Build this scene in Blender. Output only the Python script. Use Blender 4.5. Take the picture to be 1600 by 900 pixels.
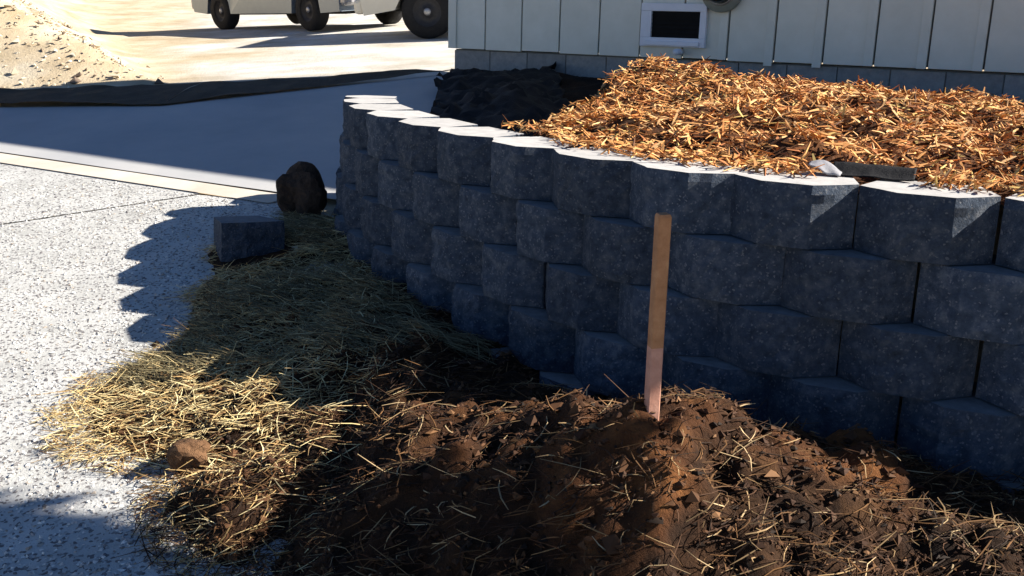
import bpy, bmesh, math, random
import numpy as np
from mathutils import Matrix, Vector

# ------------------------------------------------------------------ camera, sky, sun, exposure
scene = bpy.context.scene
for o in list(bpy.data.objects): bpy.data.objects.remove(o)
COL = scene.collection
EYE = 1.8                                   # camera height above the ground it stands on
PITCH, ROLL, FPX = math.radians(15.07), math.radians(1.46), 1582.0
_F = Vector((0, math.cos(PITCH), -math.sin(PITCH))); _U = Vector((0, math.sin(PITCH), math.cos(PITCH))); _X = Vector((1, 0, 0))
X2 = _X*math.cos(ROLL) + _U*math.sin(ROLL); U2 = -_X*math.sin(ROLL) + _U*math.cos(ROLL)
cam_d = bpy.data.cameras.new('camera'); cam = bpy.data.objects.new('camera', cam_d); COL.objects.link(cam)
cam_d.sensor_width = 36; cam_d.lens = 36*FPX/1600; cam_d.clip_start = 0.05; cam_d.clip_end = 3000
M = Matrix((X2, U2, -_F)).transposed().to_4x4(); M.translation = (0, 0, EYE); cam.matrix_world = M
scene.camera = cam

SUN_EL = 33.3                               # the sun stands due right of the view (+X)
world = bpy.data.worlds.new('World'); scene.world = world; world.use_nodes = True
nt = world.node_tree; bg = nt.nodes['Background']
sky = nt.nodes.new('ShaderNodeTexSky'); sky.sky_type = 'NISHITA'; sky.sun_disc = False
sky.sun_elevation = math.radians(SUN_EL); sky.sun_rotation = math.radians(90)
sky.air_density = 0.7; sky.dust_density = 0.0; sky.ozone_density = 6.0
nt.links.new(sky.outputs[0], bg.inputs[0]); bg.inputs[1].default_value = 0.05
sl = bpy.data.lights.new('sun', 'SUN'); sl.energy = 5.0; sl.angle = math.radians(0.5); sl.color = (1, .93, .83)
sun = bpy.data.objects.new('sun', sl); COL.objects.link(sun); sun.rotation_euler = (0, math.radians(90-SUN_EL), 0)
sun.location = (20, 0, 15)
vs = scene.view_settings; vs.view_transform = 'Standard'; vs.look = 'None'; vs.exposure = 1.35; vs.gamma = 1.0
vs.use_curve_mapping = False
scene.render.engine = 'CYCLES'; scene.cycles.max_bounces = 6

# ------------------------------------------------------------------ helpers
rng = np.random.default_rng(7); random.seed(7)
def tag(o, label=None, cat=None, group=None, kind=None):
    if label: o['label'] = label
    if cat: o['category'] = cat
    if group: o['group'] = group
    if kind: o['kind'] = kind
    return o
def link(name, me, mat=None, parent=None):
    o = bpy.data.objects.new(name, me); COL.objects.link(o)
    if mat is not None and me is not None and not me.materials: me.materials.append(mat)
    if parent is not None: o.parent = parent
    return o
def empty(name, loc=(0, 0, 0), rz=0):
    o = bpy.data.objects.new(name, None); COL.objects.link(o); o.location = loc; o.rotation_euler = (0, 0, rz)
    o.empty_display_size = .1
    return o
def mesh_np(name, V, Fq, smooth=False, col=None):
    """V (n,3), Fq (m,k) with equal k"""
    me = bpy.data.meshes.new(name); V = np.asarray(V, np.float32); Fq = np.asarray(Fq, np.int32)
    n, k = Fq.shape
    me.vertices.add(len(V)); me.vertices.foreach_set('co', V.ravel())
    me.loops.add(n*k); me.loops.foreach_set('vertex_index', Fq.ravel())
    me.polygons.add(n); me.polygons.foreach_set('loop_start', np.arange(0, n*k, k, dtype=np.int32))
    me.polygons.foreach_set('use_smooth', np.full(n, smooth))
    me.update(calc_edges=True)
    if col is not None:
        a = me.color_attributes.new('col', 'FLOAT_COLOR', 'POINT')
        c = np.ones((len(V), 4), np.float32); c[:, :3] = col; a.data.foreach_set('color', c.ravel())
    return me
def mesh_bm(name, bm, smooth=False):
    me = bpy.data.meshes.new(name); bmesh.ops.recalc_face_normals(bm, faces=bm.faces); bm.to_mesh(me); bm.free()
    if smooth:
        for p in me.polygons: p.use_smooth = True
    return me
def bm_box(bm, x0, x1, y0, y1, z0, z1, bevel=0, M=None):
    r = bmesh.ops.create_cube(bm, size=1); vs_ = r['verts']
    for v in vs_: v.co = Vector(((x0+x1)/2+v.co.x*(x1-x0), (y0+y1)/2+v.co.y*(y1-y0), (z0+z1)/2+v.co.z*(z1-z0)))
    es = {e for v in vs_ for e in v.link_edges}
    if bevel:
        rr = bmesh.ops.bevel(bm, geom=list(es), offset=bevel, segments=2, affect='EDGES', profile=.5)
        vs_ = list({v for f in rr['faces'] for v in f.verts} | {v for v in vs_ if v.is_valid})
    if M is not None: bmesh.ops.transform(bm, matrix=M, verts=vs_)
    return vs_
def box(name, x0, x1, y0, y1, z0, z1, mat, parent=None, bevel=0):
    bm = bmesh.new(); bm_box(bm, x0, x1, y0, y1, z0, z1, bevel); return link(name, mesh_bm(name, bm), mat, parent)
def lathe(name, prof, mat, parent=None, seg=32, axis='Y', smooth=True):
    """prof: list of (radius, along-axis)"""
    V = []; Fc = []; n = len(prof)
    for i in range(seg):
        a = 2*math.pi*i/seg
        for r_, h in prof:
            p = (r_*math.cos(a), h, r_*math.sin(a)) if axis == 'Y' else (r_*math.cos(a), r_*math.sin(a), h)
            V.append(p)
    for i in range(seg):
        for j in range(n-1):
            Fc.append((i*n+j, ((i+1) % seg)*n+j, ((i+1) % seg)*n+j+1, i*n+j+1))
    me = mesh_np(name, V, Fc, smooth); return link(name, me, mat, parent)
# numpy value noise
_perm = rng.permutation(4096).astype(np.int64); _val = rng.random(4096)*2-1
def vnoise(x, y, z=0.0):
    x = np.asarray(x, float); y = np.asarray(y, float); z = np.zeros_like(x)+z
    xi, yi, zi = np.floor(x).astype(np.int64), np.floor(y).astype(np.int64), np.floor(z).astype(np.int64)
    fx, fy, fz = x-xi, y-yi, z-zi
    fx, fy, fz = [t*t*(3-2*t) for t in (fx, fy, fz)]
    def h(a, b, c): return _val[_perm[(_perm[(_perm[a & 4095]+b) & 4095]+c) & 4095]]
    def L(a, b, t): return a+(b-a)*t
    return L(L(L(h(xi, yi, zi), h(xi+1, yi, zi), fx), L(h(xi, yi+1, zi), h(xi+1, yi+1, zi), fx), fy),
             L(L(h(xi, yi, zi+1), h(xi+1, yi, zi+1), fx), L(h(xi, yi+1, zi+1), h(xi+1, yi+1, zi+1), fx), fy), fz)
def fbm(x, y, s, o=4, z=0.0):
    r = 0; a = 1.0
    for i in range(o): r = r+a*vnoise(x/s+17.3*i, y/s+5.1*i, z+3.7*i); s *= .5; a *= .5
    return r
def sstep(a, b, x):
    t = np.clip((x-a)/(b-a), 0, 1); return t*t*(3-2*t)

# ------------------------------------------------------------------ materials
def material(name, stops, scale=8, rough=.9, bump=0, bscale=None, bdist=.01, attr=None, detail=8, objvar=0, spec=.25, coord='Object', metal=0, fine=None):
    """procedural: noise -> colour ramp, optional point-colour attribute, bump"""
    m = bpy.data.materials.new(name); m.use_nodes = True; t = m.node_tree; N = t.nodes; Lk = t.links.new
    b = N['Principled BSDF']; b.inputs['Roughness'].default_value = rough; b.inputs['Metallic'].default_value = metal
    b.inputs['Specular IOR Level'].default_value = spec
    tc = N.new('ShaderNodeTexCoord'); src = tc.outputs['Object' if coord == 'World' else coord]
    if coord == 'World':
        g = N.new('ShaderNodeNewGeometry'); src = g.outputs['Position']
    if objvar:
        oi = N.new('ShaderNodeObjectInfo'); add = N.new('ShaderNodeVectorMath'); add.operation = 'ADD'
        mul = N.new('ShaderNodeMath'); mul.operation = 'MULTIPLY'; mul.inputs[1].default_value = 37.0
        Lk(oi.outputs['Random'], mul.inputs[0]); Lk(src, add.inputs[0]); Lk(mul.outputs[0], add.inputs[1]); src = add.outputs[0]
    nz = N.new('ShaderNodeTexNoise'); nz.inputs['Scale'].default_value = scale; nz.inputs['Detail'].default_value = detail
    nz.inputs['Roughness'].default_value = .65; Lk(src, nz.inputs['Vector'])
    rp = N.new('ShaderNodeValToRGB'); cr = rp.color_ramp
    while len(cr.elements) < len(stops): cr.elements.new(.5)
    for e, (p, c) in zip(cr.elements, stops): e.position = p; e.color = (*c, 1)
    Lk(nz.outputs['Fac'], rp.inputs[0]); out = rp.outputs[0]
    if attr:
        at = N.new('ShaderNodeAttribute'); at.attribute_name = 'col'
        mx = N.new('ShaderNodeMix'); mx.data_type = 'RGBA'; mx.blend_type = 'MULTIPLY'; mx.inputs[0].default_value = 1
        Lk(at.outputs['Color'], mx.inputs[6]); Lk(out, mx.inputs[7]); out = mx.outputs[2]
    if fine:      # speckles: (scale, dark colour, amount)
        sc, c, amt = fine
        vo = N.new('ShaderNodeTexVoronoi'); vo.inputs['Scale'].default_value = sc; Lk(src, vo.inputs['Vector'])
        sp = N.new('ShaderNodeSeparateColor'); Lk(vo.outputs['Color'], sp.inputs[0])
        r2 = N.new('ShaderNodeValToRGB'); r2.color_ramp.elements[0].position = amt-.06; r2.color_ramp.elements[0].color = (1, 1, 1, 1)
        r2.color_ramp.elements[1].position = amt+.06; r2.color_ramp.elements[1].color = (0, 0, 0, 1)
        Lk(sp.outputs[0], r2.inputs[0])
        mx = N.new('ShaderNodeMix'); mx.data_type = 'RGBA'; Lk(r2.outputs[0], mx.inputs[0]); Lk(out, mx.inputs[6]); mx.inputs[7].default_value = (*c, 1); out = mx.outputs[2]
    if objvar:
        hv = N.new('ShaderNodeHueSaturation'); mr = N.new('ShaderNodeMapRange')
        mr.inputs[3].default_value = 1-objvar; mr.inputs[4].default_value = 1+objvar
        Lk(oi.outputs['Random'], mr.inputs[0]); Lk(mr.outputs[0], hv.inputs['Value']); Lk(out, hv.inputs['Color']); out = hv.outputs[0]
    Lk(out, b.inputs['Base Color'])
    if bump:
        n2 = N.new('ShaderNodeTexNoise'); n2.inputs['Scale'].default_value = bscale or scale*4; n2.inputs['Detail'].default_value = 6
        n2.inputs['Roughness'].default_value = .7; Lk(src, n2.inputs['Vector'])
        bp = N.new('ShaderNodeBump'); bp.inputs['Strength'].default_value = bump; bp.inputs['Distance'].default_value = bdist
        Lk(n2.outputs['Fac'], bp.inputs['Height']); Lk(bp.outputs[0], b.inputs['Normal'])
    return m
G = lambda v, t=(1, 1, 1): tuple(v*c for c in t)
MAT = dict(
    dirt=material('pale_dirt', [(.3, (.36, .28, .17)), (.5, (.50, .41, .28)), (.7, (.60, .54, .42))], 1.3, .95, .6, 30, .02, attr=True, coord='World'),
    aggregate=material('exposed_aggregate', [(.3, (.42, .42, .40)), (.55, (.54, .54, .52)), (.75, (.62, .61, .58))], 3, .9, .8, 140, .006, coord='World', fine=(95, (.16, .15, .15), .16)),
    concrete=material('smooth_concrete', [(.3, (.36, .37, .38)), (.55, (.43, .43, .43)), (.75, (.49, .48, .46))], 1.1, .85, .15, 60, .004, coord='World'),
    lit_edge=material('sunlit_concrete', [(.3, (.52, .46, .38)), (.6, (.62, .57, .50)), (.8, (.66, .63, .58))], 2.2, .85, .2, 60, .004, coord='World'),  # driveway concrete lightened, sunlight put into the colour
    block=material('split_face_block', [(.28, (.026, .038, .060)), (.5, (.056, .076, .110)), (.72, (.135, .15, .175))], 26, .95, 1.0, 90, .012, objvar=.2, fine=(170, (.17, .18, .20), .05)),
    block_top=material('sunlit_cast_top', [(.28, (.36, .355, .345)), (.5, (.44, .43, .42)), (.72, (.52, .51, .49))], 20, .9, .3, 90, .003, objvar=.06),  # smooth cast tops, whitened to carry the sun on the top course
    ledge=material('sky_lit_ledge', [(.28, (.13, .14, .15)), (.72, (.24, .25, .26))], 20, .9, .3, 90, .003, objvar=.06),  # lower ledges lightened, sky light put into the colour
    soil=material('garden_soil', [(.25, (.020, .010, .005)), (.5, (.065, .028, .011)), (.75, (.17, .080, .030))], 7, .95, .9, 70, .02, attr=True, coord='World'),
    shade_strip=material('shade_dark_dirt', [(.3, (.05, .04, .03)), (.7, (.10, .08, .055))], 5, .95, .8, 40, .02, coord='World'),  # dirt painted dark for the shade lying on it
    strand=material('dry_strand', [(.2, (.75, .75, .75)), (.8, (1.1, 1.1, 1.1))], 40, .8, attr=True, coord='World'),
    siding=material('cream_siding', [(.3, (.66, .65, .56)), (.6, (.72, .71, .62)), (.8, (.76, .75, .67))], 5, .6, .12, 40, .003, objvar=.03),
    siding_back=material('siding_backing', [(.3, (.12, .12, .11)), (.7, (.18, .18, .16))], 6, .9),
    cmu=material('foundation_block', [(.3, (.22, .22, .22)), (.7, (.34, .33, .31))], 20, .95, .6, 120, .004, objvar=.12),
    vinyl=material('white_trim', [(.3, (.68, .69, .74)), (.7, (.74, .75, .80))], 9, .5),
    black=material('black_void', [(.3, (.006, .006, .007)), (.7, (.012, .012, .013))], 12, .9),
    fabric=material('landscape_fabric', [(.3, (.005, .005, .006)), (.7, (.011, .011, .013))], 30, .75, .4, 60, .01),
    scrap=material('grey_scrap', [(.3, (.16, .16, .19)), (.7, (.34, .34, .35))], 20, .7, .3, 40, .01),
    wood=material('stake_wood', [(.3, (.30, .135, .06)), (.55, (.42, .21, .10)), (.75, (.52, .29, .15))], 22, .8, .4, 80, .003),
    wood_low=material('stake_wood_pink', [(.3, (.42, .20, .14)), (.7, (.60, .33, .24))], 22, .8, .4, 80, .003),
    rock=material('dark_rock', [(.3, (.030, .020, .015)), (.7, (.075, .05, .035))], 14, .95, .8, 50, .02),
    clod=material('brown_clod', [(.3, (.10, .05, .025)), (.7, (.22, .12, .06))], 20, .95, .8, 60, .02),
    pebble=material('pebble', [(.3, (.85, .85, .85)), (.7, (1, 1, 1))], 30, .85, attr=True, coord='World'),
    leaf=material('leaf', [(.3, (.8, .8, .8)), (.7, (1.1, 1.1, 1.1))], 5, .6, attr=True, coord='World'),
    bark=material('bark', [(.3, (.06, .045, .03)), (.7, (.14, .10, .07))], 12, .95, .8, 40, .02),
    roof=material('roof_shingle', [(.3, (.06, .06, .06)), (.7, (.11, .105, .10))], 8, .95),
    tyre=material('tyre_rubber', [(.3, (.010, .010, .011)), (.7, (.022, .022, .023))], 30, .8),
    rim=material('steel_rim', [(.3, (.30, .30, .31)), (.7, (.42, .42, .43))], 20, .4, metal=.6),
    dark_rim=material('dark_steel_rim', [(.3, (.02, .02, .022)), (.7, (.04, .04, .045))], 20, .5),
    silver=material('silver_paint', [(.3, (.20, .24, .28)), (.7, (.25, .29, .33))], 3, .3, metal=.3, spec=.5),
    creamp=material('cream_paint', [(.3, (.62, .58, .48)), (.7, (.68, .64, .54))], 3, .3, spec=.5),
    glass=material('car_glass', [(.3, (.012, .015, .017)), (.7, (.02, .025, .028))], 3, .08, spec=.6),
    lamp=material('car_lamp', [(.3, (.35, .04, .03)), (.7, (.45, .06, .05))], 12, .2, spec=.6),
    under=material('underbody', [(.3, (.012, .012, .012)), (.7, (.03, .03, .03))], 8, .8),
    meter=material('meter_can', [(.3, (.22, .24, .21)), (.7, (.30, .32, .28))], 14, .5, metal=.2),
)

# ------------------------------------------------------------------ terrain (heights relative to the eye; world z = rel + EYE)
CX, CY, CZ = -.65, 9.93, -.55               # foot of the building's corner
FA = math.radians(-29.62)                   # the facade runs this way
FU = np.array([math.cos(FA), math.sin(FA)]); FN = np.array([math.sin(FA), -math.cos(FA)])
def H(x, y):
    x = np.asarray(x, float); y = np.asarray(y, float)
    z = CZ + .07*(np.clip(x, -7, 5)-CX) + .13*(np.clip(y, -3, 10.3)-CY)
    z = z + .06*np.clip(y-10.3, 0, 8) + .02*np.clip(y-18.3, 0, 4) + .10*np.clip(y-22, 0, 60) + .15*np.clip(y-82, 0, 120)
    # dirt bank on the left, beyond the driveway
    d1 = ((x+3.9)*-.90 + (y-10.5)*-.44); d2 = y-10.2+.05*(x+4)
    h = np.minimum(.62*np.clip(d1+.15, 0, 20), .55*np.clip(d2, 0, 20))
    h = np.minimum(h, 3.2+.2*vnoise(x*.6, y*.6))
    z = z + h*(1+.10*vnoise(x*1.7, y*1.7)) + .10*np.clip(h, 0, 1)*fbm(x, y, .9, 3)
    return z
def raydir(px, py):
    v = _F + X2*((px-800)/FPX) + U2*((450-py)/FPX); return np.array(v)
def hit(px, py, fn=None):
    fn = fn or H
    d = raydir(px, py); t = np.linspace(.5, 90, 20000); P = d[None, :]*t[:, None]
    k = np.argmax(P[:, 2] <= fn(P[:, 0], P[:, 1])); return P[k]
def W(p, dz=0): return Vector((p[0], p[1], p[2]+EYE+dz))

def graded(lo, hi, c, fine, growth):
    a = [c]; s = fine
    while a[-1] < hi: a.append(a[-1]+s); s = max(fine, fine*(1+(abs(a[-1]-c))*growth))
    b = [c]; s = fine
    while b[-1] > lo: b.append(b[-1]-s); s = max(fine, fine*(1+(abs(b[-1]-c))*growth))
    return np.array(sorted(set(a+b)))
def grid_mesh(name, xs, ys, zf, keep=None, smooth=True, colf=None):
    X, Y = np.meshgrid(xs, ys); Z = zf(X, Y)+EYE; nx, ny = len(xs), len(ys)
    V = np.stack([X, Y, Z], -1).reshape(-1, 3)
    i = np.arange(nx-1)[None, :]+np.arange(ny-1)[:, None]*nx
    Fq = np.stack([i, i+1, i+nx+1, i+nx], -1).reshape(-1, 4)
    if keep is not None:
        c = V[Fq].mean(1); k = keep(c[:, 0], c[:, 1]); Fq = Fq[k]
        used = np.unique(Fq); mp = -np.ones(len(V), int); mp[used] = np.arange(len(used)); V = V[used]; Fq = mp[Fq]
    return mesh_np(name, V, Fq, smooth, colf(V) if colf else None)

xs = graded(-220, 220, -3, .22, .35); ys = graded(-60, 320, 9, .22, .35)
def ground_col(V):      # crushed white stone on the drive up to the parked vehicles, tan dirt beside it
    x, y = V[:, 0], V[:, 1]; t = sstep(-.5, .6, (x+2.9+.30*(y-10))+.9*fbm(x, y, 1.6, 4))*sstep(9.6, 10.2, y)*sstep(30, 24, y); t = t[:, None]
    return (1-t)*np.array([1.0, 1.0, 1.0])+t*np.array([1.12, 1.28, 1.65])
tag(link('ground', grid_mesh('ground', xs, ys, lambda x, y: H(x, y)-.035, colf=ground_col), MAT['dirt']), kind='structure')

def patch(name, quad, nu, nv, off, mat, fn=None, wob=None, ragged=0):
    """sheet over a plan quad a,b,c,d laid on the terrain"""
    a, b, c, d = [np.array(q, float) for q in quad]
    u = np.linspace(0, 1, nu)[None, :, None]; v = np.linspace(0, 1, nv)[:, None, None]
    P = (a*(1-u)+b*u)*(1-v)+(d*(1-u)+c*u)*v
    if ragged: P = P + np.stack([ragged*fbm(P[..., 0], P[..., 1], .8, 4)*np.clip(1-u[..., 0]*3, 0, 1), 0*P[..., 0]], -1)
    x, y = P[..., 0], P[..., 1]
    z = H(x, y)+off+(wob(x, y) if wob else 0)
    V = np.stack([x, y, z+EYE], -1).reshape(-1, 3)
    i = np.arange(nu-1)[None, :]+np.arange(nv-1)[:, None]*nu
    Fq = np.stack([i, i+1, i+nu+1, i+nu], -1).reshape(-1, 4)
    o = link(name, mesh_np(name, V, Fq, True), mat); tag(o, kind='structure'); return o
# concrete driveway; its lower strip, coloured lighter as the sunlit part; the exposed aggregate slabs in front of it
wv = lambda x, y: .006*fbm(x, y, 1.5, 2)
def along(p, t): return (p[0]-.869*t, p[1]+.494*t)          # the sunlit strip runs parallel to the facade
E0 = (-1.42-.04, 5.99-.07); E1 = along(E0, 12)
B0 = (-1.42+.06, 5.99+.11); B1 = along(B0, 12)
D0 = (-.55, 5.62); 
patch('driveway', [B0, (-.55, 5.7), (-.45, 9.95), along((-3.1, 8.93), 0)], 30, 40, .012, MAT['concrete'], wob=wv)
patch('driveway', [B1, B0, (-3.1, 8.93), (-11.5, 10.5)], 60, 20, .012, MAT['concrete'], wob=wv)
patch('driveway_sunlit_strip', [E1, E0, (-1.30, 6.02), B1], 60, 3, .018, MAT['lit_edge'])
J0 = (-1.95, 6.20); J1 = (-9.0, 3.19)                        # tooled joint between the aggregate slabs
g = .022
patch('aggregate_slab', [J1, J0, (-2.0, 6.27), (-9.5, 10.54)], 60, 30, .010, MAT['aggregate'])
def tri_patch(name, pts, step, off, mat):
    """polygon sheet (convex plan outline) gridded by clipping"""
    bm = bmesh.new(); vs_ = [bm.verts.new((x, y, 0)) for x, y in pts]; bm.faces.new(vs_)
    x0, x1 = min(p[0] for p in pts), max(p[0] for p in pts); y0, y1 = min(p[1] for p in pts), max(p[1] for p in pts)
    for t in np.arange(x0+step, x1, step): bmesh.ops.bisect_plane(bm, geom=bm.verts[:]+bm.edges[:]+bm.faces[:], plane_co=(t, 0, 0), plane_no=(1, 0, 0))
    for t in np.arange(y0+step, y1, step): bmesh.ops.bisect_plane(bm, geom=bm.verts[:]+bm.edges[:]+bm.faces[:], plane_co=(0, t, 0), plane_no=(0, 1, 0))
    co = np.array([v.co[:] for v in bm.verts]); z = H(co[:, 0], co[:, 1])+off+EYE
    for v, q in zip(bm.verts, z): v.co.z = q
    me = mesh_bm(name, bm, True); o = link(name, me, mat); tag(o, kind='structure'); return o
tri_patch('aggregate_slab', [(J1[0], J1[1]-g), (-9, -3), (2.5, -3), (2.5, 2.0), (-.9, 5.55), (-1.40, 5.97), (J0[0], J0[1]-g)], .45, .010, MAT['aggregate'])

patch('shade_dirt_strip', [(-11.5, 10.45), (-3.1, 8.9), (-3.0, 9.80), (-10, 10.1)], 60, 10, .03, MAT['shade_strip'], wob=lambda x, y: .04*np.abs(fbm(x, y, .5, 3)))  # darkened strip, stops just short of the building's shadow edge
patch('shade_dirt_strip', [(-3.1, 8.9), (-.62, 9.86), (-.64, 9.90), (-3.0, 9.80)], 30, 8, .03, MAT['shade_strip'], wob=lambda x, y: .03*np.abs(fbm(x, y, .5, 3)))
# ------------------------------------------------------------------ retaining wall
JP = [(3.51, 1.82), (2.80, 2.15), (2.09, 2.48), (1.73, 2.645), (1.37, 2.81), (.96, 2.99), (.61, 3.17), (.32, 3.42), (.07, 3.71), (-.15, 4.0), (-.365, 4.31), (-.56, 4.64), (-.74, 5.0), (-.87, 5.37), (-.94, 5.74), (-.95, 5.95)]
def catmull(P, n=24):
    P = np.array(P, float); P = np.vstack([2*P[0]-P[1], P, 2*P[-1]-P[-2]]); out = []
    for i in range(1, len(P)-2):
        t = np.linspace(0, 1, n, endpoint=False)[:, None]; a, b, c, d = P[i-1], P[i], P[i+1], P[i+2]
        out.append(.5*((2*b)+(-a+c)*t+(2*a-5*b+4*c-d)*t**2+(-a+3*b-3*c+d)*t**3))
    return np.vstack(out+[P[-2][None]])
PATH = catmull(JP)
def normals(P):
    d = np.gradient(P, axis=0); d /= np.linalg.norm(d, axis=1)[:, None]; return np.stack([-d[:, 1], d[:, 0]], -1)
PN = normals(PATH)
def wall_dist(x, y):
    """signed distance to the wall's top front line, + in front of it (towards the lot)"""
    x = np.asarray(x, float); sh = x.shape; q = np.stack([x.ravel(), np.asarray(y, float).ravel()], -1)
    S = PATH[::6]; N_ = PN[::6]; best = np.full(len(q), 1e9); sg = np.zeros(len(q))
    for s, n in zip(S, N_):
        v = q-s; d = (v*v).sum(1); k = d < best; best[k] = d[k]; sg[k] = (v[k]@n)
    return (np.sign(sg)*np.sqrt(best)).reshape(sh)
TOP = -.4646; CH = .2; BW = .394; FACET = .116; REC = .090; DEP = .29
def block_mesh(seed, w=BW, depth=DEP, h=CH, top=False, rec=None):
    r = np.random.default_rng(seed); nx, nz = 16, 8
    hw = w/2-.0045; fac = min(FACET, hw*.6)
    prof_x = np.concatenate([np.linspace(-hw, -hw+fac, 5), np.linspace(-hw+fac, hw-fac, 8)[1:-1], np.linspace(hw-fac, hw, 5)])
    rec = REC if rec is None else rec
    rec_l, rec_r = rec*(.85+.3*r.random()), rec*(.85+.3*r.random())
    pl = np.clip(1-(prof_x+hw)/fac, 0, 1)*rec_l + np.clip(1-(hw-prof_x)/fac, 0, 1)*rec_r
    zs = np.linspace(.002, h-.002, nz)
    X, Z = np.meshgrid(prof_x, zs); Y = np.zeros_like(X)+pl[None, :]
    edge = np.minimum(1, np.minimum(Z, h-Z)/.02)
    Y -= (.008*fbm(X*1, Z*1, .10, 3, seed*3.1)+.004*fbm(X, Z, .03, 2, seed*1.7))*(.35+.65*edge)
    Y += .006*(1-edge)+.002*r.normal(size=Y.shape)*edge
    X = X+.002*r.normal(size=X.shape)*(np.abs(X) < hw-.01)
    n = len(prof_x); V = np.stack([X, Y, Z], -1).reshape(-1, 3); Fq = []
    for j in range(nz-1):
        for i in range(n-1): a = j*n+i; Fq.append((a, a+1, a+n+1, a+n))
    V = V.tolist(); base = len(V)
    bw = hw*.72
    # back verts under each profile column (top and bottom)
    for z in (.002, h-.002):
        for i in range(n): V.append((prof_x[i]/hw*bw, depth, z))
    for i in range(n-1):
        Fq.append((base+i+1, base+i, base+n+i, base+n+i+1))            # back
        Fq.append((i+1, i, base+i, base+i+1))                            # bottom
        t = (nz-1)*n+i; Fq.append((t, t+1, base+n+i+1, base+n+i))        # top
    me = bpy.data.meshes.new('block'); bm = bmesh.new()
    bv = [bm.verts.new(v) for v in V]
    for q in Fq: bm.faces.new([bv[k] for k in q])
    L_ = [bv[j*n] for j in range(nz)]; R_ = [bv[j*n+n-1] for j in range(nz)]
    bm.faces.new([bv[base]]+L_+[bv[base+n]]); bm.faces.new([bv[base+2*n-1]]+R_[::-1]+[bv[base+n-1]])
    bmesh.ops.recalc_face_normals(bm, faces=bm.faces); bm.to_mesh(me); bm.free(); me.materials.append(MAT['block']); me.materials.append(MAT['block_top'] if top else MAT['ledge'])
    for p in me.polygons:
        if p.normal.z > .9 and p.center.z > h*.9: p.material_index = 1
    return me
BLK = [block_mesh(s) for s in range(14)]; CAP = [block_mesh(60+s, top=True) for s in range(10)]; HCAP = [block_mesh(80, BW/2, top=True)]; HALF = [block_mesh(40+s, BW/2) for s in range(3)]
wall = empty('retaining_wall', (0, 3.7, H(0, 3.7)+EYE))
tag(wall, 'curved retaining wall of dark grey split face concrete blocks holding the mulched bed', 'retaining wall')
anchor = int(np.argmin(np.abs(PATH-np.array([1.37, 2.81])).sum(1)))
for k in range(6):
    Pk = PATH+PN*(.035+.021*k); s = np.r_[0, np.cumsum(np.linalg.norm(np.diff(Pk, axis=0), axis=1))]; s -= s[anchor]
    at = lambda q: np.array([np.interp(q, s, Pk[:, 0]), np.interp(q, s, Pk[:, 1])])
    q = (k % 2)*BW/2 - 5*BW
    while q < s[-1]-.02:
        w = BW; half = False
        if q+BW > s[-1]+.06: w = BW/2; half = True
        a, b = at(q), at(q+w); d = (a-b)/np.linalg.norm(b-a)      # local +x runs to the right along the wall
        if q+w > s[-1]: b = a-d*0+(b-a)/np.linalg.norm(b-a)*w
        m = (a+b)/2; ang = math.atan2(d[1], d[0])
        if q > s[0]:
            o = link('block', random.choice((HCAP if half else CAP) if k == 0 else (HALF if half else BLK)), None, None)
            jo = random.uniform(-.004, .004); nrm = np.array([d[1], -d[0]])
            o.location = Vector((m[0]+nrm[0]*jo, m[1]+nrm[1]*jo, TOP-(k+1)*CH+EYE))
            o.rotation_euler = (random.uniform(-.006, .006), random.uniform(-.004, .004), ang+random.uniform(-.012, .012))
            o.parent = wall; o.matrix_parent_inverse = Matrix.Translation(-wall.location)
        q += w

# ------------------------------------------------------------------ soil bank in front of the wall
SOILP = np.array([hit(*q)[:2] for q in [(350, 345), (300, 405), (262, 525), (165, 578), (85, 645), (120, 705), (215, 800), (345, 905)]] + [(-.6, 1.6), (3.2, 1.0), (3.2, 2.2), (1.37, 2.9), (.3, 3.6), (-.5, 4.9), (-.9, 5.75)])
def poly_sd(x, y, P):
    x = np.asarray(x, float); y = np.asarray(y, float); d = np.full(x.shape, 1e9); ins = np.zeros(x.shape, bool)
    for (ax, ay), (bx, by) in zip(P, np.roll(P, -1, 0)):
        ex, ey = bx-ax, by-ay; t = np.clip(((x-ax)*ex+(y-ay)*ey)/(ex*ex+ey*ey), 0, 1)
        d = np.minimum(d, (x-ax-ex*t)**2+(y-ay-ey*t)**2)
        c = ((ay > y) != (by > y)) & (x < (bx-ax)*(y-ay)/(by-ay+1e-12)+ax); ins ^= c
    return np.where(ins, 1, -1)*np.sqrt(d)
def soil_z(x, y):
    d = wall_dist(x, y); base = H(x, y)
    A = np.interp(x, [-1.6, -1.0, -.55, -.1, .2, .4, .75, 1.15, 1.6, 3], [0, .06, .10, .27, .36, .38, .25, .09, .02, .0])
    dc = np.interp(x, [-1, -.1, .1, .5, 1.2], [.8, .82, .76, .56, .52])
    sg = np.where(d < dc, .34, .62)
    z = base + A*np.exp(-((d-dc)/sg)**2) + np.interp(x, [-1.3, -.5], [.008, .05])
    inside = poly_sd(x, y, SOILP)+np.where(y > 3.8, .03, .10)*fbm(x, y, .3, 3)
    m = sstep(-.10, .22, inside)
    rough = (.07*fbm(x, y, .30, 2)+.06*np.abs(fbm(x+9, y, .15, 2))-.02+.020*fbm(x, y+3, .06, 3))*np.interp(x, [-1.3, -.4], [.3, 1])
    near = sstep(.0, .25, d)
    return base-.05 + (z-base+.05+rough*(.35+.65*near))*m
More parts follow.
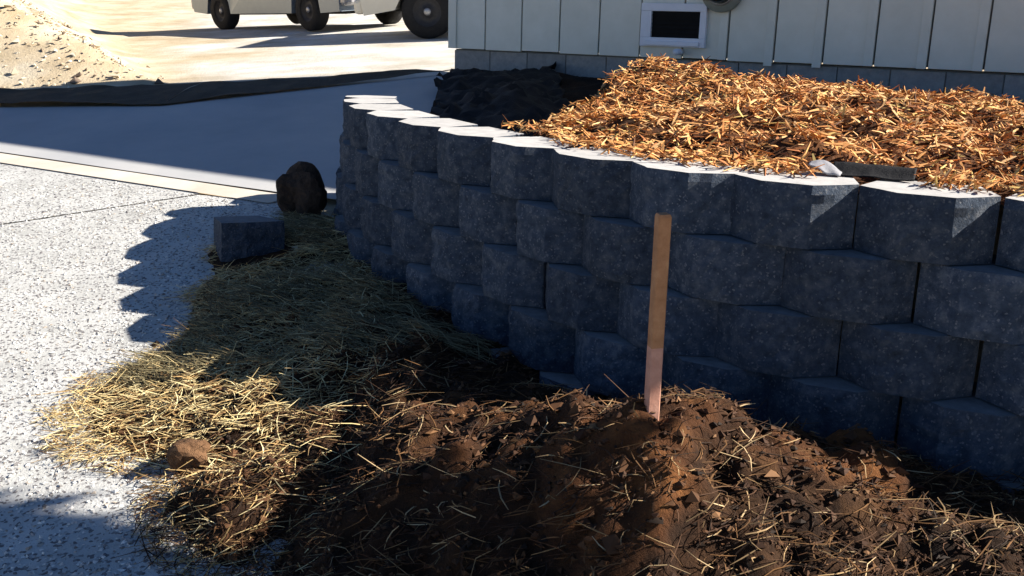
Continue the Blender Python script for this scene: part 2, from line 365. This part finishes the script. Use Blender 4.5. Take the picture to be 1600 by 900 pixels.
def soil_col(V):
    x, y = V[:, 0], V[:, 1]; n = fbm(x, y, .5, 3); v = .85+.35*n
    t = sstep(.1, .8, fbm(x+4, y+8, .35, 3)*.7+.9*sstep(.26, .44, V[:, 2]-EYE-H(x, y)))[:, None]  # noise patches, plus a crest tinted lighter for the sun it catches
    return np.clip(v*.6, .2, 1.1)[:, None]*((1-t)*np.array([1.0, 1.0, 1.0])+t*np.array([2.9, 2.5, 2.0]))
sx = np.arange(-2.3, 3.3, .016); sy = np.arange(1.1, 6.0, .018)
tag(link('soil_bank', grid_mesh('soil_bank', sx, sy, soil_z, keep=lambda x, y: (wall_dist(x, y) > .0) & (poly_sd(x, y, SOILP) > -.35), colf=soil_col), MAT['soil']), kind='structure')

# ------------------------------------------------------------------ planting bed behind the wall
def facade_dist(x, y): return (np.asarray(x)-CX)*FN[0]+(np.asarray(y)-CY)*FN[1]
def edge_e(x, y): return x-np.where(y < 6, (y-4.15)*.40, .74+(y-6)*.1)+.10*fbm(x, y, .5, 2)
def bed_z(x, y):
    e = edge_e(x, y); inn = -wall_dist(x, y)
    fd = facade_dist(x, y); r = inn/(inn+np.clip(fd-3.15, 0, 9)+.02)
    crest = np.interp(x, [.4, .75, 1.3, 2.0, 3.0], [.24, .245, .20, .14, .14])
    top = TOP-.035 + crest*np.clip(r, 0, 1)*sstep(.14, .5, inn) - .17*sstep(3.1, 2.1, fd)
    top = top + sstep(.16, .6, inn)*(
        .045*fbm(x, y, .5, 3)+.06*np.abs(fbm(x, y+5, .15, 2))-.02)
    low = H(x, y)+.03+.05*np.abs(fbm(x, y, .4, 3))
    return low+(top-low)*sstep(-.32, .06, e)
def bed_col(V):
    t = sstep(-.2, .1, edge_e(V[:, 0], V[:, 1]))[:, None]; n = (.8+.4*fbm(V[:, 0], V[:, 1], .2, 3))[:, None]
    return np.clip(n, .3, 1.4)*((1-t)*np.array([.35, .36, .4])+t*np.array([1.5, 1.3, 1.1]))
bx = np.arange(-1.0, 6.2, .04); by = np.arange(1.6, 10.4, .04)
def bed_keep(x, y):
    ok = (facade_dist(x, y) > -.05) & (wall_dist(x, y) < -.11)
    left = (y > 5.6) & (x < -.70+.01*(y-5.6)); return ok & ~left & (x < 6)
tag(link('planting_bed', grid_mesh('planting_bed', bx, by, bed_z, bed_keep, colf=bed_col), MAT['soil']), kind='structure')

# ------------------------------------------------------------------ building
bld = empty('building', (CX, CY, CZ+EYE), FA)
tag(bld, 'cream board sided building on a grey block foundation above the mulched bed', 'building')
SB = -.312+EYE-(CZ+EYE)                      # siding bottom, local z
HT = 3.27+SB                                 # eave height
LEN = 7.8; SP = .39
box('wall_core', .02, LEN-.02, .03, .40, SB+.01, HT, MAT['siding_back'], bld)  # made only this deep so the drive past the corner stays sunlit
pm = None
for i in range(20):
    drop = random.choice([0, 0, 0, .004, .008])
    x0 = i*SP
    box('siding_board', x0+.006, x0+SP-.008, .0, .03, SB-drop, HT, MAT['siding'], bld, .003)
for i in range(1, 20):
    dr = {8: .034, 9: .030}.get(i, random.uniform(0, .004))
    if i >= 7: box('batten', i*SP-.078, i*SP-.010, -.010, -.0005, SB-dr, HT-.01, MAT['siding'], bld, .002)
box('corner_board', -.012, .075, -.018, -.002, SB-.004, HT, MAT['siding'], bld, .003)
for rr in range(3):
    for i in range(21):
        x0 = .03+i*.40-(rr % 2)*.2
        x1 = min(x0+.392, LEN-.03); x0 = max(x0, .03)
        if x1-x0 > .05: box('foundation_block', x0, x1, .035, .30, SB-.012-(rr+1)*.198, SB-.012-rr*.198-.008, MAT['cmu'], bld, .004)
box('mortar', .04, LEN-.04, .045, .29, SB-.62, SB-.010, MAT['siding_back'], bld)
# eave
bm = bmesh.new(); bm_box(bm, -.02, LEN+.3, -.40, .42, HT-.02, HT+.12)
link('roof', mesh_bm('roof', bm), MAT['roof'], bld)
# vent set in the siding
Z0 = -CZ
vent = empty('crawl_space_vent', (0, 0, 0)); vent.parent = bld
def vb(n, u0, u1, y0, y1, z0, z1, m, b=.004): return box(n, u0, u1, y0, y1, z0+Z0, z1+Z0, m, vent, b)
vb('frame_rail', 1.965, 2.545, -.045, -.004, .065, .130, MAT['vinyl']); vb('frame_rail', 1.965, 2.545, -.045, -.004, -.225, -.150, MAT['vinyl'])
vb('frame_stile', 1.965, 2.060, -.043, -.004, -.150, .065, MAT['vinyl']); vb('frame_stile', 2.490, 2.545, -.043, -.004, -.150, .065, MAT['vinyl'])
vb('sill', 2.02, 2.50, -.062, -.045, -.215, -.178, MAT['vinyl'])
vb('screen', 2.060, 2.490, -.014, -.005, -.150, .065, MAT['black'], 0)
for i in range(6):
    b_ = vb('louvre', 2.062, 2.488, -.034, -.018, -.145+i*.035, -.141+i*.035, MAT['black'], 0)
pipe = lathe('drain_pipe', [(0, -.14), (.026, -.14), (.026, .0), (0, .0)], MAT['vinyl'], None, 16, 'Y'); pipe.parent = bld; pipe.location = (2.335, -.0, -.262+Z0)
# round meter above the vent
mt = empty('electric_meter', W((0, 0, 0))); mt.parent = bld; mt.location = (2.66, -.002, .235+Z0)
lathe('meter_base', [(0, -.06), (.165, -.06), (.172, -.05), (.172, 0), (0, 0)], MAT['meter'], mt)
lathe('meter_dome', [(0, -.20), (.05, -.195), (.085, -.175), (.10, -.13), (.105, -.06)], MAT['glass'], mt)
lathe('meter_ring', [(.105, -.075), (.118, -.075), (.118, -.058), (.105, -.058)], MAT['rim'], mt)
cd = lathe('conduit', [(0, 0), (.045, 0), (.045, 2.2), (0, 2.2)], MAT['under'], None, 16, 'Z'); cd.parent = bld; cd.location = (2.535, -.075, .16+Z0)

# ------------------------------------------------------------------ vehicles beyond the building
def vehicle(name, label, loc, rz, paint, L=4.6, Wd=1.8, wb=2.75, R=.33, clr=.28, kind='pickup'):
    t = empty(name, loc, rz); tag(t, label, 'truck' if kind == 'pickup' else 'van', None)
    if kind == 'pickup':
        prof = [(-.5, .30), (-.5, .98), (-.06, 1.0), (-.02, 1.02), (.02, 1.62), (.07, 1.70), (.20, 1.70), (.27, 1.60), (.33, 1.08), (.49, .96), (.5, .50), (.49, .32)]
    else:
        prof = [(-.5, .32), (-.5, 1.05), (-.47, 1.75), (-.42, 1.86), (.12, 1.86), (.20, 1.76), (.30, 1.14), (.48, .96), (.5, .60), (.49, .34)]
    pts = [(x*L, z) for x, z in prof]
    # wheel arches along the sill, from the front back to the rear
    low = clr
    arch = []
    for c in (wb/2, -wb/2):
        arch.append((c+R+.08, low))
        for k in range(1, 8):
            a = math.pi*k/8; arch.append((c+(R+.08)*math.cos(a), R+(R+.08)*math.sin(a)*.95))
        arch.append((c-R-.08, low))
    poly = pts+arch
    bm = bmesh.new(); a = [bm.verts.new((x, -Wd/2, z)) for x, z in poly]; b = [bm.verts.new((x, Wd/2, z)) for x, z in poly]
    fa = bm.faces.new(a); fb = bm.faces.new(b[::-1]); n = len(poly)
    for i in range(n): bm.faces.new((a[i], b[i], b[(i+1) % n], a[(i+1) % n]))
    # tumblehome
    for v in bm.verts:
        if v.co.z > 1.05: v.co.y *= 1-.16*(v.co.z-1.05)/.7
    bmesh.ops.triangulate(bm, faces=[fa, fb])
    link('body', mesh_bm('body', bm), paint, t)
    box('underbody', -L*.46, L*.46, -Wd*.36, Wd*.36, clr-.03, clr+.22, MAT['under'], t)
    for s in (-1, 1):
        for c in (wb/2, -wb/2):
            w = lathe('wheel', [(R*.55, -.11), (R*.9, -.12), (R, -.08), (R, .08), (R*.9, .12), (R*.55, .11)], MAT['tyre'], t, 28)
            w.location = (c, s*(Wd/2-.13), R)
            rim = lathe('rim', [(0, -.06), (R*.16, -.085), (R*.2, -.06), (R*.45, -.05), (R*.56, -.10), (R*.60, -.10), (R*.60, .1), (0, .1)], MAT['dark_rim'], None, 28)
            rim.parent = w; hub = lathe('hub_cap', [(0, -.10), (R*.10, -.098), (R*.14, -.088), (R*.14, -.07)], MAT['rim'], w, 20)
            if s > 0: hub.rotation_euler = (0, 0, math.pi)
            if s > 0: rim.rotation_euler = (0, 0, math.pi)
        x0, x1 = (.03*L, .19*L) if kind == 'pickup' else (-.40*L, .13*L)
        bm = bmesh.new(); y = s*(Wd/2*.955+.004); y2 = s*(Wd/2*.90+.004)
        q = [bm.verts.new(c) for c in ((x0, y, 1.10), (x1+.06*L, y, 1.10), (x1, y2, 1.55), (x0, y2, 1.55))]; bm.faces.new(q)
        bmesh.ops.solidify(bm, geom=bm.faces[:], thickness=.01); link('window', mesh_bm('window', bm), MAT['glass'], t)
        hl = box('tail_lamp', -L/2-.02, -L/2+.02, s*Wd*.40-.09, s*Wd*.40+.09, .68, .90, MAT['lamp'], t, .01)
        box('headlamp', L/2-.03, L/2+.015, s*Wd*.38-.14, s*Wd*.38+.14, .68, .82, MAT['rim'], t, .015)
    box('bumper', L/2-.05, L/2+.10, -Wd*.49, Wd*.49, .36, .56, MAT['rim'] if paint is MAT['silver'] else paint, t, .05)
    box('bumper', -L/2-.12, -L/2+.05, -Wd*.49, Wd*.49, .38, .56, MAT['rim'] if paint is MAT['silver'] else paint, t, .05)
    return t
def stand(px, py): p = hit(px, py); return p
def fit_ground(t, L=2.75, Wd=1.5):
    """tilt the vehicle so that its wheels stand on the slope"""
    x, y = t.location.x, t.location.y; rz = t.rotation_euler.z
    f = np.array([math.cos(rz), math.sin(rz)]); s = np.array([-f[1], f[0]])
    hz = lambda q: float(H(x+q[0], y+q[1]))-.035
    pf, pb, pl, pr_ = hz(f*L/2), hz(-f*L/2), hz(s*Wd/2), hz(-s*Wd/2)
    fv = Vector((f[0]*L, f[1]*L, pf-pb)).normalized(); sv = Vector((s[0]*Wd, s[1]*Wd, pl-pr_)).normalized()
    up = fv.cross(sv).normalized(); sv = up.cross(fv)
    Mx = Matrix((fv, sv, up)).transposed().to_4x4(); Mx.translation = (x, y, (pf+pb+pl+pr_)/4+EYE); t.matrix_world = Mx
w1 = stand(491, 46)
rzA = math.radians(135)
fA = np.array([math.cos(rzA), math.sin(rzA)]); sA = np.array([-fA[1], fA[0]])
cA = w1[:2]+fA*2.75/2-sA*.77
tA = vehicle('pickup_truck', 'silver pickup truck parked on the pale drive beyond the building', (cA[0], cA[1], 0), rzA, MAT['silver']); fit_ground(tA)
w2 = stand(672, 56)
rzB = math.radians(172)
fB = np.array([math.cos(rzB), math.sin(rzB)]); sB = np.array([-fB[1], fB[0]])
cB = w2[:2]-fB*2.75/2-sB*.77
tB = vehicle('parked_van', 'cream van parked beside the silver pickup behind the building corner', (cB[0], cB[1], 0), rzB, MAT['creamp'], kind='van', R=.36, clr=.40); fit_ground(tB)

# ------------------------------------------------------------------ objects round the wall
def rough_rock(name, r, seed, mat, squash=(1, 1, .8), sub=3, amp=.28):
    bm = bmesh.new(); bmesh.ops.create_icosphere(bm, subdivisions=sub, radius=1)
    co = np.array([v.co[:] for v in bm.verts]); k = 1+amp*fbm(co[:, 0]+seed, co[:, 1], .9, 3, co[:, 2]+seed)+.10*vnoise(co[:, 0]*5, co[:, 1]*5, co[:, 2]*5)
    for v, q, c in zip(bm.verts, k, co): v.co = Vector((c[0]*q*r*squash[0], c[1]*q*r*squash[1], c[2]*q*r*squash[2]))
    return link(name, mesh_bm(name, bm, False), mat)
# survey stake
sp = hit(1018, 640, lambda x, y: soil_z(x, y))
bm = bmesh.new(); hw = .0165; sh = .513
prof = [(-.16, .25), (-.05, 1), (.172, 1), (.1721, 1), (sh-.008, 1), (sh, .80)]
rings = []
for z, s_ in prof: rings.append([bm.verts.new((sx_*hw*s_, sy_*hw*s_, z)) for sx_, sy_ in ((-1, -1), (1, -1), (1, 1), (-1, 1))])
for a_, b_ in zip(rings[:-1], rings[1:]):
    for i in range(4): bm.faces.new((a_[i], a_[(i+1) % 4], b_[(i+1) % 4], b_[i]))
bm.faces.new(rings[-1]); bm.faces.new(rings[0][::-1])
bmesh.ops.bevel(bm, geom=[e for e in bm.edges if abs(e.verts[0].co.z-e.verts[1].co.z) > .1], offset=.003, segments=1, affect='EDGES')
me = mesh_bm('wooden_stake', bm); me.materials.append(MAT['wood']); me.materials.append(MAT['wood_low'])
for p in me.polygons:
    if p.center.z < .172: p.material_index = 1
st = link('wooden_stake', me); st.location = W(sp); st.rotation_euler = (.02, -.012, .25)
tag(st, 'upright square wooden stake driven into the soil in front of the wall', 'stake')
# loose wall block
lb = link('wall_block', block_mesh(77, .34, .26, rec=.012), None); pb = hit(398, 408)
lb.location = W(pb, .0); lb.rotation_euler = (-.05, .06, .62)
tag(lb, 'loose grey concrete block lying on the ground beside the wall end', 'block')
rk = rough_rock('rock', .145, 3.3, MAT['rock'], (.9, .85, 1.1), 4, .55); q = hit(472, 340); rk.location = W(q, .09)
tag(rk, 'dark lumpy rock between the loose block and the wall', 'rock')
rs = rough_rock('stone', .035, 8.1, MAT['scrap'], (1.3, 1, .7), 2); q = hit(478, 352); rs.location = W(q, .03)
tag(rs, 'small pale stone at the foot of the wall end', 'stone')
cl = rough_rock('soil_clod', .062, 5.2, MAT['clod'], (1.15, 1, .9)); q = hit(298, 722, lambda x, y: np.maximum(soil_z(x, y), H(x, y)+.01)); cl.location = W(q, .03)
tag(cl, 'round brown clod of earth at the edge of the straw', 'clod')
ps = rough_rock('stone', .05, 2.7, MAT['scrap'], (1.1, 1, 1.1), 2); uv = CX+FU[0]*4.86+FN[0]*.10, CY+FU[1]*4.86+FN[1]*.10
ps.location = Vector((uv[0], uv[1], float(bed_z(np.array(uv[0]), np.array(uv[1])))+EYE+.03)); tag(ps, 'pale stone on the mulch against the building foundation', 'stone')
# landscape fabric edge and a crumpled scrap on top of the wall
def cloth(name, cx, cy, cz, dirv, L, Wd, mat, amp, seed, nu=40, nv=10, lift=None):
    u = np.linspace(-L/2, L/2, nu)[None, :]; v = np.linspace(-Wd/2, Wd/2, nv)[:, None]; nrm = np.array([-dirv[1], dirv[0]])
    x = cx+dirv[0]*u+nrm[0]*v; y = cy+dirv[1]*u+nrm[1]*v
    e = 1+.12*fbm(u+seed, v*0, .2, 2); x = x+nrm[0]*v*(e-1); y = y+nrm[1]*v*(e-1)
    z = (cz if not callable(cz) else cz(x, y))+amp*np.abs(fbm(x+seed, y, .12, 3))+(lift(u, v) if lift else 0)
    top = np.stack([x, y, z+EYE+.004], -1).reshape(-1, 3); bot = top-np.array([0, 0, .004]); n = nu*nv
    i = np.arange(nu-1)[None, :]+np.arange(nv-1)[:, None]*nu; Fq = np.stack([i, i+1, i+nu+1, i+nu], -1).reshape(-1, 4)
    Fs = [Fq, Fq[:, ::-1]+n]; b = list(range(nu))+[k*nu+nu-1 for k in range(1, nv)]+[(nv-1)*nu+k for k in range(nu-2, -1, -1)]+[k*nu for k in range(nv-2, 0, -1)]
    b = np.array(b); Fs.append(np.stack([b, b+n, np.roll(b, -1)+n, np.roll(b, -1)], -1))
    return link(name, mesh_np(name, np.vstack([top, bot]), np.vstack(Fs), True), mat)
def on_top(px, py, z=TOP): d = raydir(px, py); return d*(z/d[2])
q = on_top(1372, 281); wd = np.array([.907, -.42])
fb = cloth('landscape_fabric', q[0], q[1]+.05, TOP, wd, .25, .07, MAT['fabric'], .010, 1.3, lift=lambda u, v: .03*sstep(-.03, .03, v))
tag(fb, 'folded edge of black landscape fabric lying on top of the wall', 'fabric')
q = on_top(1290, 272)
sc = cloth('fabric_scrap', q[0], q[1], TOP, wd, .10, .09, MAT['scrap'], .035, 4.4, 16, 14)
tag(sc, 'crumpled pale grey scrap on the wall top beside the black fabric', 'scrap')
tp = cloth('black_tarp', -.10, 7.6, lambda x, y: bed_z(x, y)+.02, np.array([-.05, 1.0]), 3.6, 1.0, MAT['fabric'], .07, 6.6, 70, 24, lift=lambda u, v: .14*np.exp(-(v/.33)**2)*np.exp(-((u+.4)/1.3)**2))
tag(tp, 'crumpled black tarp in the shaded hollow between wall end and building corner', 'tarp')

# ------------------------------------------------------------------ strands: mulch, straw, dry grass (one mesh each)
def strands(name, X, Y, Z, L, Wd, yaw, tilt, curl, col, mat, label, cat, sections=3):
    """bent prisms with a triangular section; arrays of length n"""
    n = len(X); k = sections; t = np.linspace(-.5, .5, k)
    dx, dy = np.cos(yaw), np.sin(yaw); ct, stl = np.cos(tilt), np.sin(tilt)
    V = np.zeros((n, k, 3, 3), np.float32)
    for j in range(k):
        s = t[j]*L; side = curl*L*((t[j]*2)**2-.4)
        px = X+dx*ct*s-dy*side; py = Y+dy*ct*s+dx*side; pz = Z+stl*s-np.abs(curl)*L*.3*((t[j]*2)**2)
        tap = 1-.55*abs(t[j]*2)**2
        for m in range(3):
            a = 2*math.pi*m/3+yaw*3; o1 = np.cos(a)*Wd*.5*tap; o2 = np.sin(a)*Wd*.3*tap
            V[:, j, m, 0] = px-dy*o1; V[:, j, m, 1] = py+dx*o1; V[:, j, m, 2] = pz+o2+EYE
    base = (np.arange(n)*k*3)[:, None, None, None]
    q = []
    for j in range(k-1):
        for m in range(3):
            m2 = (m+1) % 3; q.append((j*3+m, j*3+m2, (j+1)*3+m2, (j+1)*3+m))
    Fq = (np.arange(n)*k*3)[:, None, None]+np.array(q)[None]
    C_ = np.repeat(col, k*3, axis=0)
    o = link(name, mesh_np(name, V.reshape(-1, 3), Fq.reshape(-1, 4), False, C_), mat); tag(o, label, cat, None, 'stuff'); return o
def pick(n, pal, wts):
    pal = np.array(pal); k = rng.choice(len(pal), n, p=np.array(wts)/sum(wts)); return pal[k]*rng.uniform(.75, 1.25, (n, 1))
# bark mulch on the bed
n = 90000
X = rng.uniform(-.5, 4.6, n); Y = rng.uniform(2.0, 9.9, n)
e = edge_e(X, Y); inn = -wall_dist(X, Y); fd = facade_dist(X, Y)
pr = sstep(-.30, .05, e)
ok = (inn > np.where(X > .15, .09, .22)+.07*rng.random(n)) & (fd > .02) & (rng.random(n) < pr) & (X < Y*.56+.6)
fq, sq = on_top(1372, 281), on_top(1290, 272)
fu = (X-fq[0])*.907-(Y-fq[1]-.05)*.42; fv = (X-fq[0])*.42+(Y-fq[1]-.05)*.907
ok &= ~((np.abs(fu) < .15) & (fv < .055)) & (np.hypot(X-sq[0], Y-sq[1]) > .085)
X, Y = X[ok], Y[ok]; n = len(X)
Z = bed_z(X, Y)+rng.uniform(-.006, .035, n); Z = np.where(-wall_dist(X, Y) < .34, np.maximum(Z, TOP+rng.uniform(.004, .03, n)), Z)
MULCH = [(.70, .35, .12), (.54, .23, .07), (.78, .47, .21), (.36, .13, .042), (.11, .045, .018), (.66, .47, .16)]
strands('bark_mulch', X, Y, Z, rng.uniform(.03, .10, n), rng.uniform(.006, .016, n), rng.uniform(0, 6.28, n), rng.normal(0, .38, n), rng.normal(0, .10, n), pick(n, MULCH, [4, 3, 3, 2, 1.3, 1]), MAT['strand'], 'orange brown shredded bark mulch heaped on the raised bed', 'mulch')
# straw and roots on the soil bank
n = 60000
X = rng.uniform(-2.1, 1.9, n); Y = rng.uniform(2.0, 5.7, n)
ins = poly_sd(X, Y, SOILP)+.12*fbm(X, Y, .3, 3); dw = wall_dist(X, Y)
dens = .25+.75*sstep(-.1, .7, fbm(X+2, Y+1, .4, 3))
left = sstep(-.15, -.75, X); dens = np.maximum(dens*.62, left*.95)
ok = (ins > -.04) & (dw > .05) & ~((Y > 3.75) & (ins < .14)) & (np.hypot(X-lb.location.x, Y-lb.location.y) > .2) & (rng.random(n) < dens)
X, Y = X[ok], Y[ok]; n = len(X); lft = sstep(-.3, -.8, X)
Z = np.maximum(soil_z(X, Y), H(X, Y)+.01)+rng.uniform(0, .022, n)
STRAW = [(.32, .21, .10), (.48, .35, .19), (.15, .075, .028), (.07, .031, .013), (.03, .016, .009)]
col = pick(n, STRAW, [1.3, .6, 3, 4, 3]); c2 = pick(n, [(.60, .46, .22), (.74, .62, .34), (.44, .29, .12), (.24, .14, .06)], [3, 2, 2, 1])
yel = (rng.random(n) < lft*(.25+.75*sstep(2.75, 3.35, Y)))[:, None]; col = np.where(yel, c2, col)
yaw = rng.normal(.55, .9, n)
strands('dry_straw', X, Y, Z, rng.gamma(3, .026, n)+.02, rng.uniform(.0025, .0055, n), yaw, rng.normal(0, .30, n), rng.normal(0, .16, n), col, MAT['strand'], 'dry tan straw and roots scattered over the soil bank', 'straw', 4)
# longer dry grass in the wall's shade
n = 9000
X = rng.uniform(-1.75, -.1, n); Y = rng.uniform(3.6, 5.6, n)
ins = poly_sd(X, Y, SOILP); dw = wall_dist(X, Y); ok = (ins > .16) & (dw > .12) & (np.hypot(X-lb.location.x, Y-lb.location.y+.12) > .34) & (rng.random(n) < .35+.65*sstep(-.3, .5, fbm(X, Y, .3, 2)))
X, Y = X[ok], Y[ok]; n = len(X)
strands('dry_grass', X, Y, soil_z(X, Y)+.02, rng.uniform(.10, .26, n), rng.uniform(.003, .006, n), rng.normal(-.35, .5, n)+math.pi, rng.uniform(.05, .3, n), rng.normal(0, .15, n), pick(n, [(.26, .22, .12), (.18, .15, .08), (.11, .085, .045)], [2, 2, 1]), MAT['strand'], 'long dry grass lying in the shade of the wall', 'grass', 4)
# clods on the soil bank and gravel on the aggregate slabs
def lumps(name, X, Y, Z, r, col, mat, label, cat, flat=.7):
    n = len(X); base = np.array([(1, 0, 0), (-1, 0, 0), (0, 1, 0), (0, -1, 0), (0, 0, 1), (0, 0, -1)], float)
    f8 = np.array([(0, 2, 4), (2, 1, 4), (1, 3, 4), (3, 0, 4), (2, 0, 5), (1, 2, 5), (3, 1, 5), (0, 3, 5)])
    V = base[None]*(r[:, None, None])*rng.uniform(.6, 1.3, (n, 6, 3)); V[:, :, :] += rng.normal(0, .25, (n, 6, 3))*r[:, None, None]
    a = rng.uniform(0, 6.28, n); c, s = np.cos(a)[:, None], np.sin(a)[:, None]
    x, y = V[..., 0]*c-V[..., 1]*s, V[..., 0]*s+V[..., 1]*c
    P = np.stack([x+X[:, None], y+Y[:, None], V[..., 2]*flat+Z[:, None]+EYE], -1)
    Fq = (np.arange(n)*6)[:, None, None]+f8[None]
    o = link(name, mesh_np(name, P.reshape(-1, 3), Fq.reshape(-1, 3), False, np.repeat(col, 6, 0)), mat); tag(o, label, cat, None, 'stuff'); return o
n = 16000; X = rng.uniform(-1.8, 1.9, n); Y = rng.uniform(2.0, 4.6, n); ok = (poly_sd(X, Y, SOILP) > -.05) & (wall_dist(X, Y) > .03); X, Y = X[ok], Y[ok]; n = len(X)
lumps('soil_crumbs', X, Y, soil_z(X, Y)+.003, rng.gamma(2, .0028, n)+.003, pick(n, [(.09, .04, .016), (.05, .021, .009), (.18, .09, .038), (.02, .011, .006)], [3, 3, 1, 1.5]), MAT['strand'], 'loose brown crumbs of earth on the soil bank', 'soil')
n = 26000; X = rng.uniform(-4.2, -.2, n); Y = 2.2+rng.random(n)**1.4*4.4
ok = (X > -.62*Y-.3) & (poly_sd(X, Y, SOILP) < .25) & (wall_dist(X, Y) > .1) & ((X-E0[0])*.494+(Y-E0[1])*.869 < -.02)
X, Y = X[ok], Y[ok]; n = len(X)
lumps('gravel', X, Y, H(X, Y)+.011, rng.uniform(.003, .0095, n), pick(n, [(.60, .60, .58), (.46, .45, .44), (.70, .68, .64), (.20, .19, .19), (.42, .36, .30)], [3, 3, 2, 1.2, 1]), MAT['pebble'], 'fine pale gravel strewn over the aggregate paving', 'gravel', .6)
# stones on the far dirt bank
n = 5000; X = rng.uniform(-9, -3.2, n); Y = rng.uniform(9.8, 17, n); Zb = H(X, Y); ok = ((X+3.9)*-.9+(Y-10.5)*-.44 > -.3); X, Y, Zb = X[ok], Y[ok], Zb[ok]; n = len(X)
lumps('bank_rubble', X, Y, Zb-.03, rng.gamma(2, .007, n)+.006, pick(n, [(.52, .45, .33), (.62, .57, .46), (.36, .28, .19), (.16, .12, .09)], [3, 2, 2, .8]), MAT['pebble'], 'pale rubble scattered over the dirt bank across the driveway', 'rubble')

# ------------------------------------------------------------------ unseen tree added right of the camera to cast the lower-left shadow
tree = empty('unseen_shadow_tree', (4.2, 1.2, float(H(4.2, 1.2))+EYE)); tag(tree, 'unseen leafy tree added right of the camera to cast a shadow', 'tree')
gz = float(H(4.2, 1.2))
bm = bmesh.new()
def limb(bm, a, b, r0, r1, seg=10):
    a, b = Vector(a), Vector(b); d = (b-a).normalized(); p = d.orthogonal().normalized(); q_ = d.cross(p); R0, R1 = [], []
    for i in range(seg):
        an = 2*math.pi*i/seg; o = p*math.cos(an)+q_*math.sin(an); R0.append(bm.verts.new(a+o*r0)); R1.append(bm.verts.new(b+o*r1))
    for i in range(seg): bm.faces.new((R0[i], R0[(i+1) % seg], R1[(i+1) % seg], R1[i]))
    bm.faces.new(R1)
hc = 3.2-gz
limb(bm, (0, 0, -.1), (.05, .02, 1.6), .15, .12); limb(bm, (.05, .02, 1.55), (0, .05, hc+.6), .12, .05)
for i in range(9):
    a = i*2.4; limb(bm, (.03, .03, 1.6+i*.22), ((.6*math.cos(a)), 1.2*math.sin(a), hc-.4+.15*i), .05, .012, 6)
link('trunk', mesh_bm('trunk', bm, True), MAT['bark'], tree)
n = 34000; u = rng.normal(size=(n, 3)); u /= np.linalg.norm(u, axis=1)[:, None]; rr = rng.random(n)**.36
c = u*rr[:, None]*np.array([.9, 1.9, 1.8])*(1+.10*vnoise(u[:, 0]*2.5, u[:, 1]*2.5, u[:, 2]*2.5))[:, None]+np.array([0, 0, hc])
a = rng.normal(size=(n, 3)); a /= np.linalg.norm(a, axis=1)[:, None]; b = np.cross(a, rng.normal(size=(n, 3))); b /= np.linalg.norm(b, axis=1)[:, None]
s = rng.uniform(.08, .13, n)[:, None]
V = np.stack([c-a*s, c+b*s*.45, c+a*s, c-b*s*.45], 1)
link('crown', mesh_np('crown', V.reshape(-1, 3), np.arange(n*4).reshape(n, 4), False, np.repeat(pick(n, [(.06, .10, .025), (.04, .075, .02), (.09, .12, .03)], [2, 2, 1]), 4, 0)), MAT['leaf'], tree)
